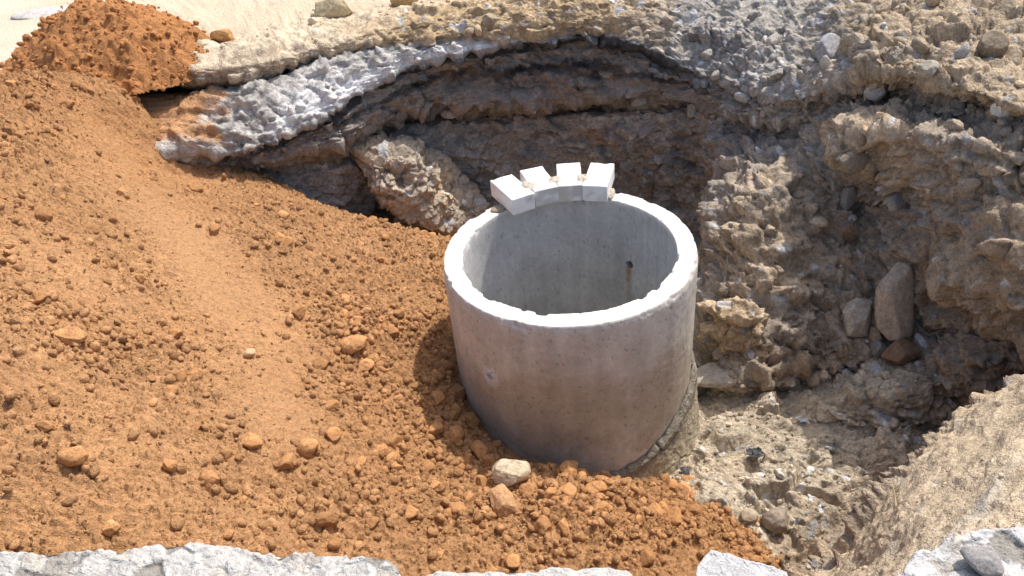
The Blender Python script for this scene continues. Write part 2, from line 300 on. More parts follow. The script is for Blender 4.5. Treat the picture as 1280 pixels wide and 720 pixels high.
colr = colr * (1 - bm_) + bm_ * bcol
# white lime dust on the crust edge and pale dust on the street
dust = sstep(-.05, .35, fbm(P0, 6, 4, 123) + .35 * np.exp(-((Vf - 6.7) / .5) ** 2)) * sstep(5.8, 6.5, Vf) * sstep(7.3, 6.9, Vf) * sstep(2.2, 2.9, Uf) * sstep(5.2, 4.6, Uf)
colr = colr * (1 - .6 * dust[:, None]) + .6 * dust[:, None] * np.array([.74, .73, .72])
drape = sstep(.15, -.25, Uf - 1.72 + .9 * fbm(P0, 5, 4, 191, .6)) * sstep(5.2, 5.7, Vf) * sstep(7.0, 6.7, Vf)
colr = colr * (1 - .92 * drape[:, None]) + .92 * drape[:, None] * np.array([.50, .265, .12]) * np.clip(1 + .5 * fbm(P0, 14, 3, 192), .6, 1.4)[:, None]
lime = np.exp(-((Vf - 6.72 + .18 * fbm(P0, 8, 3, 195)) / .26) ** 2) * sstep(2.1, 2.7, Uf) * sstep(5.3, 4.5, Uf) * np.clip(.75 + 1.2 * fbm(P0, 10, 3, 196), 0, 1)
colr = colr * (1 - .9 * lime[:, None]) + .9 * lime[:, None] * np.array([.80, .80, .80])
# black asphalt plus overhang shade painted in the seam and under the white lip
tar_shade = 1.3 * np.exp(-((Vf - 4.9 + .25 * fbm(P0, 9, 3, 171)) / .62) ** 2) * sstep(.7, 1.1, Uf) * sstep(3.25, 2.9, Uf) + 1.2 * np.exp(-((Vf - 7.42 + .2 * fbm(P0, 12, 3, 172)) / .32) ** 2) * sstep(1.2, 2, Uf) * sstep(7.2, 6.4, Uf)
tar_shade = np.clip(tar_shade, 0, .95)[:, None]; colr = colr * (1 - tar_shade) + tar_shade * np.array([.035, .036, .04])
# broad darker and browner patches of the dug earth
dug = sstep(7.6, 8.6, Vf) * sstep(14.6, 13.6, Vf) * (1 - bank); pt = sstep(-.15, .3, fbm(P0 * [1, 1, 1.5], 1.9, 4, 181, .6)) * dug
colr = colr * (1 - .5 * pt[:, None]) + .5 * pt[:, None] * np.array([.30, .27, .24]); pt = sstep(.0, .4, fbm(P0, 2.4, 4, 182, .6)) * dug
colr = colr * (1 - .45 * pt[:, None]) + .45 * pt[:, None] * np.array([.40, .265, .16])
gy_ = colr.mean(1, keepdims=True) * np.array([1.04, 1.0, .95]); dd = (.38 * dug * sstep(2, 3, Uf) * (.3 + .7 * sstep(8.6, 7.8, Uf)) * (1 - .6 * sstep(12.6, 13.2, Vf)))[:, None]; colr = (colr * (1 - dd) + dd * gy_) * (1 - .35 * dd)
# rust-red and soot-dark patches in the wall
wallm = sstep(8.5, 10, Vf) * sstep(13.5, 12.5, Vf)
rust = sstep(.2, .45, fbm(P0, 3.1, 3, 301)) * wallm
colr = colr * (1 - .6 * rust[:, None]) + .6 * rust[:, None] * np.array([.36, .205, .11])
soot = sstep(.12, .4, fbm(P0 * [1, 1, 1.8], 4.3, 4, 333)) * wallm
colr = colr * (1 - .55 * soot[:, None]) + .55 * soot[:, None] * np.array([.29, .29, .295])
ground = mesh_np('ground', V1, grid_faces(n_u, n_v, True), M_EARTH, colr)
tag(ground, kind='structure')

# ------------------------------------------------------------------ the orange soil heap (height field over x, y)
hp = []
for (px, py, z) in [(0, 680, .22), (130, 680, .10), (270, 678, -.05), (400, 685, -.25), (550, 708, -.48), (700, 708, -.62), (850, 705, -.74), (935, 690, -.92),
    (720, 612, -.62), (660, 640, -.60), (790, 625, -.78), (850, 645, -.86), (910, 655, -.95), (575, 478, -.65), (597, 513, -.74), (617, 543, -.80), (650, 568, -.82),
    (700, 588, -.82), (760, 600, -.86), (545, 400, -.48), (545, 340, -.47), (560, 302, -.55), (300, 236, -.17), (400, 262, -.34), (480, 282, -.47), (450, 320, -.40), (450, 400, -.33), (450, 500, -.36),
    (450, 600, -.34), (560, 620, -.55), (300, 300, -.08), (300, 400, -.10), (300, 500, -.10), (300, 600, -.10), (150, 205, .22), (150, 300, .17), (150, 400, .13), (150, 500, .13), (150, 600, .13),
    (0, 200, .52), (0, 300, .44), (0, 400, .38), (0, 500, .33), (0, 600, .28), (55, 118, .56), (110, 112, .48), (140, 116, .43), (105, 165, .37), (150, 175, .22), (180, 199, .09), (207, 211, -.01),
    (-90, 150, .46), (-10, 114, .52), (240, 222, -.10)]:
    hp.append(Z(px, py, z))
hp += [np.array(p) for p in [(-1.0, 1.75, -.85), (-.4, 1.5, -1.0), (-1.6, 1.75, -.55), (.3, 1.2, -1.2), (-3.6, 0, .45), (-3.6, -1.5, .36), (-3.9, 1.3, .30), (-3.35, 1.75, .22), (-3.05, 2.15, .22), (-2.75, 2.35, .3), (-3.7, 2.0, .1), (-3.3, 2.5, .1), (-2.9, 2.65, .1), (-2.4, 2.6, .0), (-1.9, 2.3, -.1), (-2.25, 1.75, .0), (-2.0, 1.55, -.12), (-2.5, 1.95, .15), (-1.6, 1.5, -.35),
    (.9, -.6, -1.25), (.9, -1.2, -1.2), (.7, -1.9, -1.05), (-.2, -2.0, -.75), (-1.2, -2.1, -.2), (-2.2, -2.0, .2), (0, 0, -.95), (.7, 0, -1.3), (-.3, -.45, -.84)]]
hp = np.array(hp)
def tps(r): return np.where(r > 0, r * r * np.log(np.maximum(r, 1e-9)), 0)
nH = len(hp); A = np.zeros((nH + 3, nH + 3))
A[:nH, :nH] = tps(np.linalg.norm(hp[:, None, :2] - hp[None, :, :2], axis=-1)) + np.eye(nH) * 2e-3
A[:nH, nH] = 1; A[:nH, nH + 1:] = hp[:, :2]; A[nH:, :nH] = A[:nH, nH:].T
sol = np.linalg.solve(A, np.concatenate([hp[:, 2], [0, 0, 0]]))
def heap_z(xy):
    out = np.empty(len(xy))
    for k in range(0, len(xy), 60000):
        q = xy[k:k + 60000]
        out[k:k + 60000] = tps(np.linalg.norm(q[:, None, :] - hp[None, :, :2], axis=-1)) @ sol[:nH] + sol[nH] + q @ sol[nH + 1:]
    return out
STEP = .0061
xs = np.concatenate([np.arange(-3.9, -3.3, STEP * 3), np.arange(-3.3, .95, STEP)]); ys = np.concatenate([np.arange(-1.95, 1.7, STEP), np.arange(1.7, 2.9, STEP * 1.6)])
XX, YY = np.meshgrid(xs, ys, indexing='ij'); xy = np.stack([XX.ravel(), YY.ravel()], -1)
h0 = heap_z(xy); Ph = np.concatenate([xy, h0[:, None]], 1)
hx, hy = project(Ph)                                     # photo pixel of each soil point, used only to find where soil lies smooth
def blob(px, py, z, rx, ry, rot):
    c = Z(px, py, z)[:2]; d = xy - c; c_, s_ = math.cos(rot), math.sin(rot)
    return np.exp(-(((d[:, 0] * c_ + d[:, 1] * s_) / rx) ** 2 + ((-d[:, 0] * s_ + d[:, 1] * c_) / ry) ** 2))
smooth = np.clip(blob(230, 300, .05, .55, .22, -.9) + blob(330, 400, -.12, .45, .2, -.9) + blob(350, 520, -.2, .3, .18, -.7) + .8 * blob(140, 140, .43, .35, .14, -1.0) + .9 * blob(225, 150, .3, .3, .2, -.9) + .6 * blob(60, 330, .35, .3, .2, -.5), 0, 1)
clump = np.clip(1 - .82 * smooth, 0, 1)
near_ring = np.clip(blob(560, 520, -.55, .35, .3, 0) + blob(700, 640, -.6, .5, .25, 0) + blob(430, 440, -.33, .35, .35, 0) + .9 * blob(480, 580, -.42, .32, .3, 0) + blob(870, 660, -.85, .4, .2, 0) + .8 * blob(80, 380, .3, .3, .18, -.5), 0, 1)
P2 = np.stack([xy[:, 0], xy[:, 1] + .5 * h0, 0 * h0 + .5], -1)
w1 = .03 * np.stack([fbm(P2, 7, 3, 7), fbm(P2, 7, 3, 8), 0 * h0], -1); w2 = w1 + .008 * np.stack([fbm(P2, 30, 2, 9), fbm(P2, 30, 2, 10), 0 * h0], -1)
a1, i1 = clods(P2 + w1, 7, 201, two_d=True); a2, i2 = clods(P2 + w2, 15, 202, two_d=True); a3, i3 = clods(P2 + w2, 31, 203, two_d=True); a4, i4 = clods(P2 + w2, 60, 204, two_d=True)
patch = np.clip(.75 + 1.1 * fbm(Ph, 2.4, 4, 211), .15, 1.4); patch2 = np.clip(.6 + 1.2 * fbm(Ph, 6, 3, 212), .1, 1.4)
rill = fbm(np.stack([xy[:, 0] * .8 + xy[:, 1] * .6, (xy[:, 1] * .8 - xy[:, 0] * .6) * .12, h0 * 0], -1), 14, 3, 221)
cl = clump * patch
dz = .03 * fbm(Ph, 1.8, 3, 230) + .035 * fbm(Ph, 6, 4, 231, .6) * (.25 + .75 * clump) + .35 * a1 * cl * (.1 + near_ring) * patch2 + .5 * a2 * cl * (.2 + .8 * near_ring) * patch2 + 1.5 * a3 * (.08 + .92 * cl * patch2) + 1.6 * a4 * (.12 + .88 * clump) + .007 * rill * smooth + .004 * fbm(Ph, 45, 3, 240)
dz += near_ring * .03 * fbm(Ph, 11, 3, 251, ridged=True) + blob(170, 60, .7, .5, .5, 0) * .05 * fbm(Ph, 7, 3, 252, ridged=True)
rad = np.hypot(xy[:, 0], xy[:, 1])
dz *= sstep(.5, .72, rad) * .6 + .4
hz = h0 + dz
orange = np.array([.44, .242, .115])
tone = 1 + .20 * fbm(Ph, 2.0, 4, 260) + .12 * fbm(Ph, 13, 3, 261) + (.14 * (i2 - .5) + .18 * (i3 - .5)) * cl + .14 * (i4 - .5) * clump
pale = np.clip(sstep(.0, .5, fbm(Ph, 1.5, 3, 262) + .45 * smooth), 0, 1)[:, None]; tone = np.clip(tone, .55, 1.5)[:, None]
hc = orange * tone; hc = hc * (1 - .32 * pale) + .32 * pale * np.array([.51, .295, .150]) * (.6 + .4 * tone)
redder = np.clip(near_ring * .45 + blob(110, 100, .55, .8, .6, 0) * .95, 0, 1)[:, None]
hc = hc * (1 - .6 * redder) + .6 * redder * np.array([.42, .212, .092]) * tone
FH = grid_faces(len(xs), len(ys)); keepv = (rad > .535)
keepv &= (hz > -1.06) & ~((xy[:, 0] > -1.6) & (xy[:, 1] > 1.75)); keepf = keepv[FH].all(1)
FH = FH[keepf]; used = np.unique(FH); remap = -np.ones(len(xy), dtype=np.int64); remap[used] = np.arange(len(used))
HV = np.stack([xy[:, 0], xy[:, 1], hz], -1)
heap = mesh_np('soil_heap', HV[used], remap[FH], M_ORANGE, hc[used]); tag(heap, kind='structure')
# the small mound tipped on the street behind the broken edge
mc = np.array([-2.70, 2.16]); ms = .008; mxs = np.arange(-3.6, -1.75, ms); mys = np.arange(1.35, 3.0, ms)
MX, MY = np.meshgrid(mxs, mys, indexing='ij'); mxy = np.stack([MX.ravel(), MY.ravel()], -1); m3 = np.concatenate([mxy, np.zeros((len(mxy), 1))], 1)
md_ = mxy - mc; mr = np.hypot(md_[:, 0] / .82, md_[:, 1] / .62) * (1 + .38 * fbm(m3, 3.0, 4, 271, .6))
mz = .34 + .42 * (1 - sstep(.05, 1.05, mr)) ** .8; mP = np.stack([mxy[:, 0], mxy[:, 1], mz], -1)
m2d = np.stack([mxy[:, 0], mxy[:, 1] + .5 * mz, 0 * mz + .5], -1) + .02 * np.stack([fbm(m3, 9, 3, 7), fbm(m3, 9, 3, 8), 0 * mz], -1)
b1, t1 = clods(m2d, 9, 281, two_d=True); b2, t2 = clods(m2d, 20, 282, two_d=True); b3, t3 = clods(m2d, 44, 283, two_d=True)
mz = mz + (1 - sstep(.8, 1.0, mr)) * (.08 * fbm(mP, 4, 4, 272, .6) + .55 * b1 * np.clip(.4 + 1.5 * fbm(mP, 4, 2, 273), 0, 1) + .6 * b2 * np.clip(.6 + fbm(mP, 6, 2, 274), .1, 1) + .8 * b3)
mcol = np.array([.45, .212, .085]) * np.clip(1 + .2 * fbm(mP, 4, 4, 275) + .2 * (t2 - .5) + .15 * (t3 - .5), .5, 1.5)[:, None]
MF = grid_faces(len(mxs), len(mys)); MV = np.stack([mxy[:, 0], mxy[:, 1], mz], -1); MF = MF[((mz > .355) & (mr < 1.02))[MF].all(1)]
mu = np.unique(MF); mre = -np.ones(len(MV), dtype=np.int64); mre[mu] = np.arange(len(mu))
mound = mesh_np('soil_mound', MV[mu], mre[MF], M_ORANGE, mcol[mu]); tag(mound, kind='structure')
def heap_at(x, y):
    ix = int(np.searchsorted(xs, x)); iy = int(np.searchsorted(ys, y)); ix = min(max(ix, 0), len(xs) - 1); iy = min(max(iy, 0), len(ys) - 1)
    return hz[ix * len(ys) + iy]

#@@MORE
# ------------------------------------------------------------------ clumps of earth that stand out of the pit walls
def ico(sub):
    bm = bmesh.new(); bmesh.ops.create_icosphere(bm, subdivisions=sub, radius=1.0)
    V = np.array([v.co[:] for v in bm.verts]); F = np.array([[v.index for v in f.verts] for f in bm.faces]); bm.free(); return V, F
ICO = {k: ico(k) for k in (1, 2, 3, 4, 5, 6, 7)}
def rotz(a):
    c, s = math.cos(a), math.sin(a); return np.array([[c, -s, 0], [s, c, 0], [0, 0, 1.0]])
def rot_any(rng):
    q = rng.normal(size=4); q /= np.linalg.norm(q); w, x, y, z = q
    return np.array([[1 - 2 * (y * y + z * z), 2 * (x * y - z * w), 2 * (x * z + y * w)], [2 * (x * y + z * w), 1 - 2 * (x * x + z * z), 2 * (y * z - x * w)], [2 * (x * z - y * w), 2 * (y * z + x * w), 1 - 2 * (x * x + y * y)]])
def earth_clump(c, rad, rz, key, seed, key2=None, sub=6, ry=0.0, cut=.8, relief=1.0):
    V, F = ICO[sub]; rng = np.random.default_rng(seed)
    W = V.copy(); W = W * (1 + .22 * fbm(V + seed, 1.3, 3, seed))[:, None]
    for _ in range(9):
        n = rng.normal(size=3); n /= np.linalg.norm(n); d = rng.uniform(.62, .95); t = np.maximum(W @ n - d, 0); W = W - cut * t[:, None] * n
    RM = rotz(rz) @ np.array([[math.cos(ry), 0, math.sin(ry)], [0, 1, 0], [-math.sin(ry), 0, math.cos(ry)]])
    P = (W * rad) @ RM.T + c
    k = np.array(KEY[key][0] + KEY[key][1:]); d, fac, pcs = earth_relief(P, np.full(len(P), k[4]), 7)
    nrm = (V / np.array(rad)) @ RM.T; nrm /= np.linalg.norm(nrm, axis=1, keepdims=True)
    kc = np.repeat(k[None, :3] * 1.22, len(P), 0)
    if key2: m = sstep(-.1, .35, fbm(P, 3, 3, seed + 3))[:, None]; kc = kc * (1 - m) + m * 1.22 * np.array(KEY[key2][0])
    colr = stone_tint(kc * np.clip(fac, .4, 1.7)[:, None], np.full(len(P), k[3]), pcs)
    P = P + nrm * d[:, None] * relief
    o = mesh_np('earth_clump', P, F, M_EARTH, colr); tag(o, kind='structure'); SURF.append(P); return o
SURF = [V1, HV[used], MV[mu]]
earth_clump(np.array([.90, .22, -.78]), (.14, .16, .20), .5, 'E', 12, 'U')
earth_clump(np.array([-.84, 1.98, -.66]), (.48, .30, .26), .15, 'V', 14, 'E', 7, ry=.72, cut=1.0, relief=.9)
earth_clump(Z(1108, 172, .08), (.30, .20, .13), .35, 'E', 15, 'V')
earth_clump(Z(1225, 190, .15), (.26, .16, .12), .2, 'E', 16, 'B')
earth_clump(Z(1265, 335, -.15), (.22, .38, .34), .1, 'U', 17, 'B')
earth_clump(Z(1185, 500, -.92), (.20, .16, .12), .3, 'U', 19, 'V')

# ------------------------------------------------------------------ concrete manhole ring
R_OUT, R_IN, RING_H = .58, .485, .97
def fine(base, spots, half, step):
    a = list(base)
    for s in spots: a += list(np.arange(s - half, s + half, step))
    a = np.unique(np.round(a, 5)); return a
hole_out = (math.radians(-134), -.40); hole_in = (math.radians(52), -.36)
# pixel-measured places of the two lifting holes
def ring_hit(px, py, R, far):
    d = ray(px, py); a = d[0] ** 2 + d[1] ** 2; b = CAM[0] * d[0] + CAM[1] * d[1]; c = CAM[0] ** 2 + CAM[1] ** 2 - R * R
    t = (-b + (1 if far else -1) * math.sqrt(b * b - a * c)) / a; p = CAM + d * t; return math.atan2(p[1], p[0]), p[2]
hole_out = ring_hit(612, 471, R_OUT, False); hole_in = ring_hit(787, 331, R_IN, True)
th = fine(np.linspace(-math.pi, math.pi, 460, endpoint=False), (hole_out[0], hole_in[0]), .055, .0045)
prof_o = fine(np.linspace(-RING_H, -.012, 100), (hole_out[1],), .035, .0028); prof_i = fine(np.linspace(-RING_H, -.006, 64), (hole_in[1],), .035, .0028)[::-1]
rim_r = np.linspace(R_OUT - .007, R_IN + .004, 22)
pr = np.concatenate([np.full(len(prof_o), R_OUT), rim_r, np.full(len(prof_i), R_IN)]); pz = np.concatenate([prof_o, np.zeros(len(rim_r)), prof_i])
zone = np.concatenate([np.zeros(len(prof_o)), np.ones(len(rim_r)), np.full(len(prof_i), 2)])
TH, PR = np.meshgrid(th, pr, indexing='ij'); _, PZ = np.meshgrid(th, pz, indexing='ij'); _, ZO = np.meshgrid(th, zone, indexing='ij')
Q = np.stack([PR * np.cos(TH), PR * np.sin(TH), PZ], -1).reshape(-1, 3); zo = ZO.ravel(); thf = TH.ravel(); rf = PR.ravel(); zf = PZ.ravel()
n_lo = fbm(Q, 3, 4, 401, .6); n_mid = fbm(Q, 14, 3, 402); n_hi = fbm(Q, 70, 3, 403)
pf1, pf2, pid, _o = worley(Q * 55, 404); pit = np.maximum(0, .30 * (pid > .72) - pf1) * 1.2 / 55
edge_o = np.exp(-((zf + .0) / .02) ** 2) * np.exp(-((rf - R_OUT) / .012) ** 2); edge_i = np.exp(-((zf) / .02) ** 2) * np.exp(-((rf - R_IN) / .014) ** 2)
chip = np.maximum(0, fbm(Q, 9, 5, 405, .65) - .02) * .07
dr = .003 * n_mid + .0018 * n_hi - 1.4 * pit * np.clip(.3 + 2.2 * fbm(Q, 4, 2, 409), 0, 1.2) - edge_o * (.006 + chip * .8)
dr = np.where(zo == 2, -(.0015 * n_mid + .0008 * n_hi) + edge_i * (.003 + chip * .7), np.where(zo == 1, -edge_o * chip * .8 + edge_i * chip * .7, dr))
dzr = np.where(zo == 1, .004 * n_mid + .003 * n_hi + .004 * n_lo, 0) - (edge_o + edge_i) * chip * .9 + (zo != 1) * np.exp(zf / .015) * .004 * n_mid
arc = lambda a: (np.angle(np.exp(1j * (thf - a))))
do = np.hypot(arc(hole_out[0]) * R_OUT, zf - hole_out[1]); di = np.hypot(arc(hole_in[0]) * R_IN, zf - hole_in[1])
dr += (zo == 0) * (.004 * sstep(.045, .036, do + .03 * n_mid)) ; dr -= (zo == 0) * .035 * sstep(.020, .008, do + .006 * n_hi); dr += (zo == 2) * .07 * sstep(.023, .014, di + .008 * n_hi)
Rr = np.hypot(Q[:, 0], Q[:, 1]) + dr
RV = np.stack([Rr * np.cos(thf), Rr * np.sin(thf), zf + dzr], -1)
cc = np.repeat(np.array([[.55, .52, .475]]), len(Q), 0) * (1 + .10 * n_lo + .10 * n_mid + .10 * n_hi)[:, None]
brown = sstep(-.1, .45, fbm(Q, 3.0, 4, 420, .6) + .5 * np.exp(-((zf + .55) / .28) ** 2) - .1) * (zo == 0)
cc = cc * (1 - .75 * brown[:, None]) + .75 * brown[:, None] * np.array([.41, .34, .265])
upper = sstep(-.35, -.02, zf + .12 * n_lo) * (zo == 0); cc = cc * (1 - .35 * upper[:, None]) + .35 * upper[:, None] * np.array([.60, .58, .55])
ins = (zo == 2); damp = sstep(-.1, .5, fbm(Q, 2.0, 4, 430))[:, None] * ins[:, None]
cc = np.where(ins[:, None], np.array([.50, .495, .48]) * (1 + .08 * n_mid + .08 * n_hi)[:, None], cc); cc = cc * (1 - .3 * damp) + .3 * damp * np.array([.30, .285, .25])
streak = fbm(np.stack([thf * 9, zf * 1.2, 0 * zf], -1), 1, 4, 440); cc = cc * (1 + .25 * streak + .36 * fbm(Q, 5, 5, 441, .72))[:, None]
white = sstep(.25, .5, fbm(Q, 6, 4, 442) + .5 * np.exp(-((zf + .84) / .08) ** 2)) * (zo == 0); cc = cc * (1 - .5 * white[:, None]) + .5 * white[:, None] * np.array([.62, .60, .57])
rim = (zo == 1) | (zf > -.008); cc = np.where(rim[:, None], np.array([.66, .63, .58]) * (1 + .25 * n_mid + .2 * n_hi + .12 * n_lo)[:, None], cc)
patch_ = (sstep(.056, .040, do + .05 * n_mid) * (zo == 0))[:, None]; cc = cc * (1 - .8 * patch_) + .8 * patch_ * np.array([.66, .64, .62])
inhole = (sstep(.012, .007, do) * (zo == 0) * .4 + sstep(.021, .015, di) * (zo == 2) * .95)[:, None]; cc = cc * (1 - inhole) + inhole * np.array([.05, .045, .04])
drip = np.exp(-((arc(hole_in[0]) * R_IN - .004 + .006 * perlin(Q * 14, 5)) / .017) ** 2) * sstep(.0, -.03, zf - hole_in[1]) * np.exp((zf - hole_in[1]) / .2) * (zo == 2) * (1 + .8 * n_mid)
drip = np.clip(drip, 0, .85)[:, None]; cc = cc * (1 - drip) + drip * np.array([.30, .18, .09])
pit_tone = (np.clip(pit * 250, 0, .6))[:, None]; cc = cc * (1 - pit_tone) + pit_tone * np.array([.16, .15, .14])  # colour gets darker where the surface pits are deeper
manhole = link(bpy.data.objects.new('manhole_ring', None)); manhole.location = (0, 0, -RING_H)
tag(manhole, 'grey precast concrete manhole ring standing open in the pit', 'manhole ring')
ringo = mesh_np('ring_wall', RV - np.array([0, 0, -RING_H]), grid_faces(len(th), len(pr), True)[:, ::-1], M_CONC, cc, parent=manhole)
# mortar collar round the foot
ct = np.linspace(math.radians(-112), math.radians(35), 330); cv = np.linspace(0, 1, 60)
CT, CV = np.meshgrid(ct, cv, indexing='ij'); q = np.stack([np.cos(CT), np.sin(CT), CV], -1).reshape(-1, 3); ctf = CT.ravel(); cvf = CV.ravel()
top = -.90 + .26 * sstep(math.radians(-95), math.radians(-5), ctf) + .05 * fbm(np.stack([ctf * 4, ctf * 0, ctf * 0], -1), 1.5, 4, 501) + .03 * fbm(np.stack([ctf * 6, ctf * 0, ctf * 0 + .3], -1), 1.5, 2, 502)
zc = top * (1 - cvf) + (-1.10) * cvf
rc = R_OUT + .004 + .022 * sstep(0, .12, cvf) + .045 * cvf ** 1.6
Pc = np.stack([rc * np.cos(ctf), rc * np.sin(ctf), zc], -1); f1, f2, _i, _o = worley((Pc + .06 * fbm(Pc, 6, 3, 508)[:, None]) * [5, 5, 4], 503)
crack = sstep(.035, .008, f2 - f1) * sstep(-.1, .2, fbm(Pc, 3, 2, 509)); rc = rc + .012 * fbm(Pc, 12, 4, 504) - .010 * crack + .005 * fbm(Pc, 40, 3, 505)
Pc = np.stack([rc * np.cos(ctf), rc * np.sin(ctf), zc], -1)
wet = sstep(-.2, .25, fbm(Pc, 5, 3, 506) + .5 - 1.6 * cvf)[:, None]
ccol = np.array([.44, .385, .29]) * (1 - wet) + wet * np.array([.25, .225, .185]); ccol = ccol * (1 + .2 * fbm(Pc, 25, 3, 507) - .6 * crack)[:, None]
col_o = mesh_np('mortar_collar', Pc - np.array([0, 0, -RING_H]), grid_faces(len(ct), len(cv)), M_EARTH, ccol, parent=manhole)
col_o['label'] = 'cracked damp mortar collar round the foot'

# ------------------------------------------------------------------ white bricks on the rim
def brick_mesh(name, dim, seed, smudge, parent=None):
    bm = bmesh.new(); bmesh.ops.create_cube(bm, size=1.0)
    for v in bm.verts: v.co = Vector((v.co.x * dim[0], v.co.y * dim[1], (v.co.z + .5) * dim[2]))
    bmesh.ops.bevel(bm, geom=list(bm.edges), offset=.004, segments=2, profile=.6, affect='EDGES')
    bmesh.ops.triangulate(bm, faces=bm.faces[:]); bmesh.ops.subdivide_edges(bm, edges=[e for e in bm.edges if e.calc_length() > .02], cuts=5, use_grid_fill=True)
    bmesh.ops.triangulate(bm, faces=bm.faces[:]); bm.verts.ensure_lookup_table()
    V = np.array([v.co[:] for v in bm.verts]); F = np.array([[v.index for v in f.verts] for f in bm.faces]); bm.free()
    e = np.minimum(np.minimum(dim[0] / 2 - np.abs(V[:, 0]), dim[1] / 2 - np.abs(V[:, 1])) + np.minimum(V[:, 2], dim[2] - V[:, 2]), .02)
    ch = np.maximum(0, fbm(V + seed, 18, 4, seed) - .12) * .02 * (e < .012)
    ctr = np.array([0, 0, dim[2] / 2]); V = V - (V - ctr) * (ch / .06)[:, None] + .0007 * fbm(V + seed, 40, 3, seed)[:, None]
    c = np.repeat(np.array([[.80, .795, .785]]), len(V), 0) * (1 + .03 * fbm(V + seed, 12, 3, seed))[:, None]
    s = sstep(.05, .4, fbm(V + seed * 3, 16, 4, seed + 1) + smudge * (V[:, 1] < -dim[1] * .1) + .02)[:, None] * .7
    c = c * (1 - s) + s * np.array([.42, .385, .34])
    return mesh_np(name, V, F, M_BRICK, c, smooth=False, parent=parent)
BZ = .088; bricks = []
corner = [((641, 251), (667, 240), (612, 224), (636, 215.5)), ((669, 241), (697, 231.5), (649.5, 213.5), (677, 205.5)), ((698.5, 233), (727, 231), (694.5, 203.5), (725.5, 202)), ((729, 231.5), (757.5, 233), (738, 203), (768, 205))]
blabel = ['white brick turned outward, its end overhanging the ring, beside bare rim', 'white brick smeared with mortar, between the turned end brick and another',
          'white brick with grey smudge on top, second from the end resting on clean rim', 'clean bright white brick at the end of the row, its long side lit']
for k, cs in enumerate(corner):
    fl, fr, bl, br = [Z(x, y, BZ + .008)[:2] for x, y in cs]; c = (fl + fr + bl + br) / 4; d = (bl + br - fl - fr); a = math.atan2(d[1], d[0]) - math.pi / 2
    front = (fl + fr) / 2; d = d / np.linalg.norm(d); c = front + d * .125
    o = brick_mesh('brick', (.124, .25, BZ), 600 + k, (.0, .28, .34, .05)[k]); o.location = (c[0], c[1], .007); o.rotation_euler = (0, 0, a)
    tag(o, blabel[k], 'brick', 'white bricks set on the ring'); bricks.append((c, d, a))
def dab(c, rad, rz, seed, colr=(.50, .445, .37), sub=4):
    V, F = ICO[sub]; W = V * (1 + .35 * fbm(V + seed, 1.6, 3, seed))[:, None]; P = (W * rad) @ rotz(rz).T
    P = P + .004 * fbm(P + c, 45, 3, seed)[:, None] * V; cc_ = np.array(colr) * (1 + .2 * fbm(P + c, 30, 3, seed + 1))[:, None]
    o = mesh_np('mortar_dab', P, F, M_EARTH, cc_); o.location = c; return o
dl = ['pale mortar dab between the outward-turned brick and its neighbour', 'pale mortar dab bridging the two smeared middle bricks', 'pale mortar dab against the clean end brick']
for k in range(3):
    c = (bricks[k][0] - bricks[k][1] * .035 + bricks[k + 1][0] - bricks[k + 1][1] * .035) / 2; a = (bricks[k][2] + bricks[k + 1][2]) / 2
    tag(dab(np.array([c[0], c[1], .066]), (.056, .062, .036), a, 620 + k), dl[k], 'mortar')
c = bricks[3][0] - bricks[3][1] * .06
tag(dab(np.array([c[0] + .07, c[1] - .0, .006]), (.02, .05, .022), bricks[3][2], 630), 'small mortar lump squeezed out at the foot of the clean end brick', 'mortar')
c = bricks[0][0] - bricks[0][1] * .03
tag(dab(np.array([c[0] - .085, c[1] - .02, .003]), (.045, .035, .010), bricks[0][2], 631, (.33, .27, .2)), 'thin brown mortar smear on the rim before the outward-turned brick', 'mortar')

# ------------------------------------------------------------------ finding the soil under a pixel
SV = np.concatenate(SURF); sx, sy = project(SV); sdep = (SV - CAM) @ FW
_ok = (sdep > .5) & (sx > -60) & (sx < 1340) & (sy > -60) & (sy < 780); SV = SV[_ok]; sx = sx[_ok]; sy = sy[_ok]; sdep = sdep[_ok]
def surf(px, py, r=3.0):
    m = np.nonzero((np.abs(sx - px) < r) & (np.abs(sy - py) < r))[0]
    if len(m) == 0: return surf(px, py, r * 2)
    i = m[np.argsort(sdep[m])[len(m) // 8]]; return SV[i].copy()

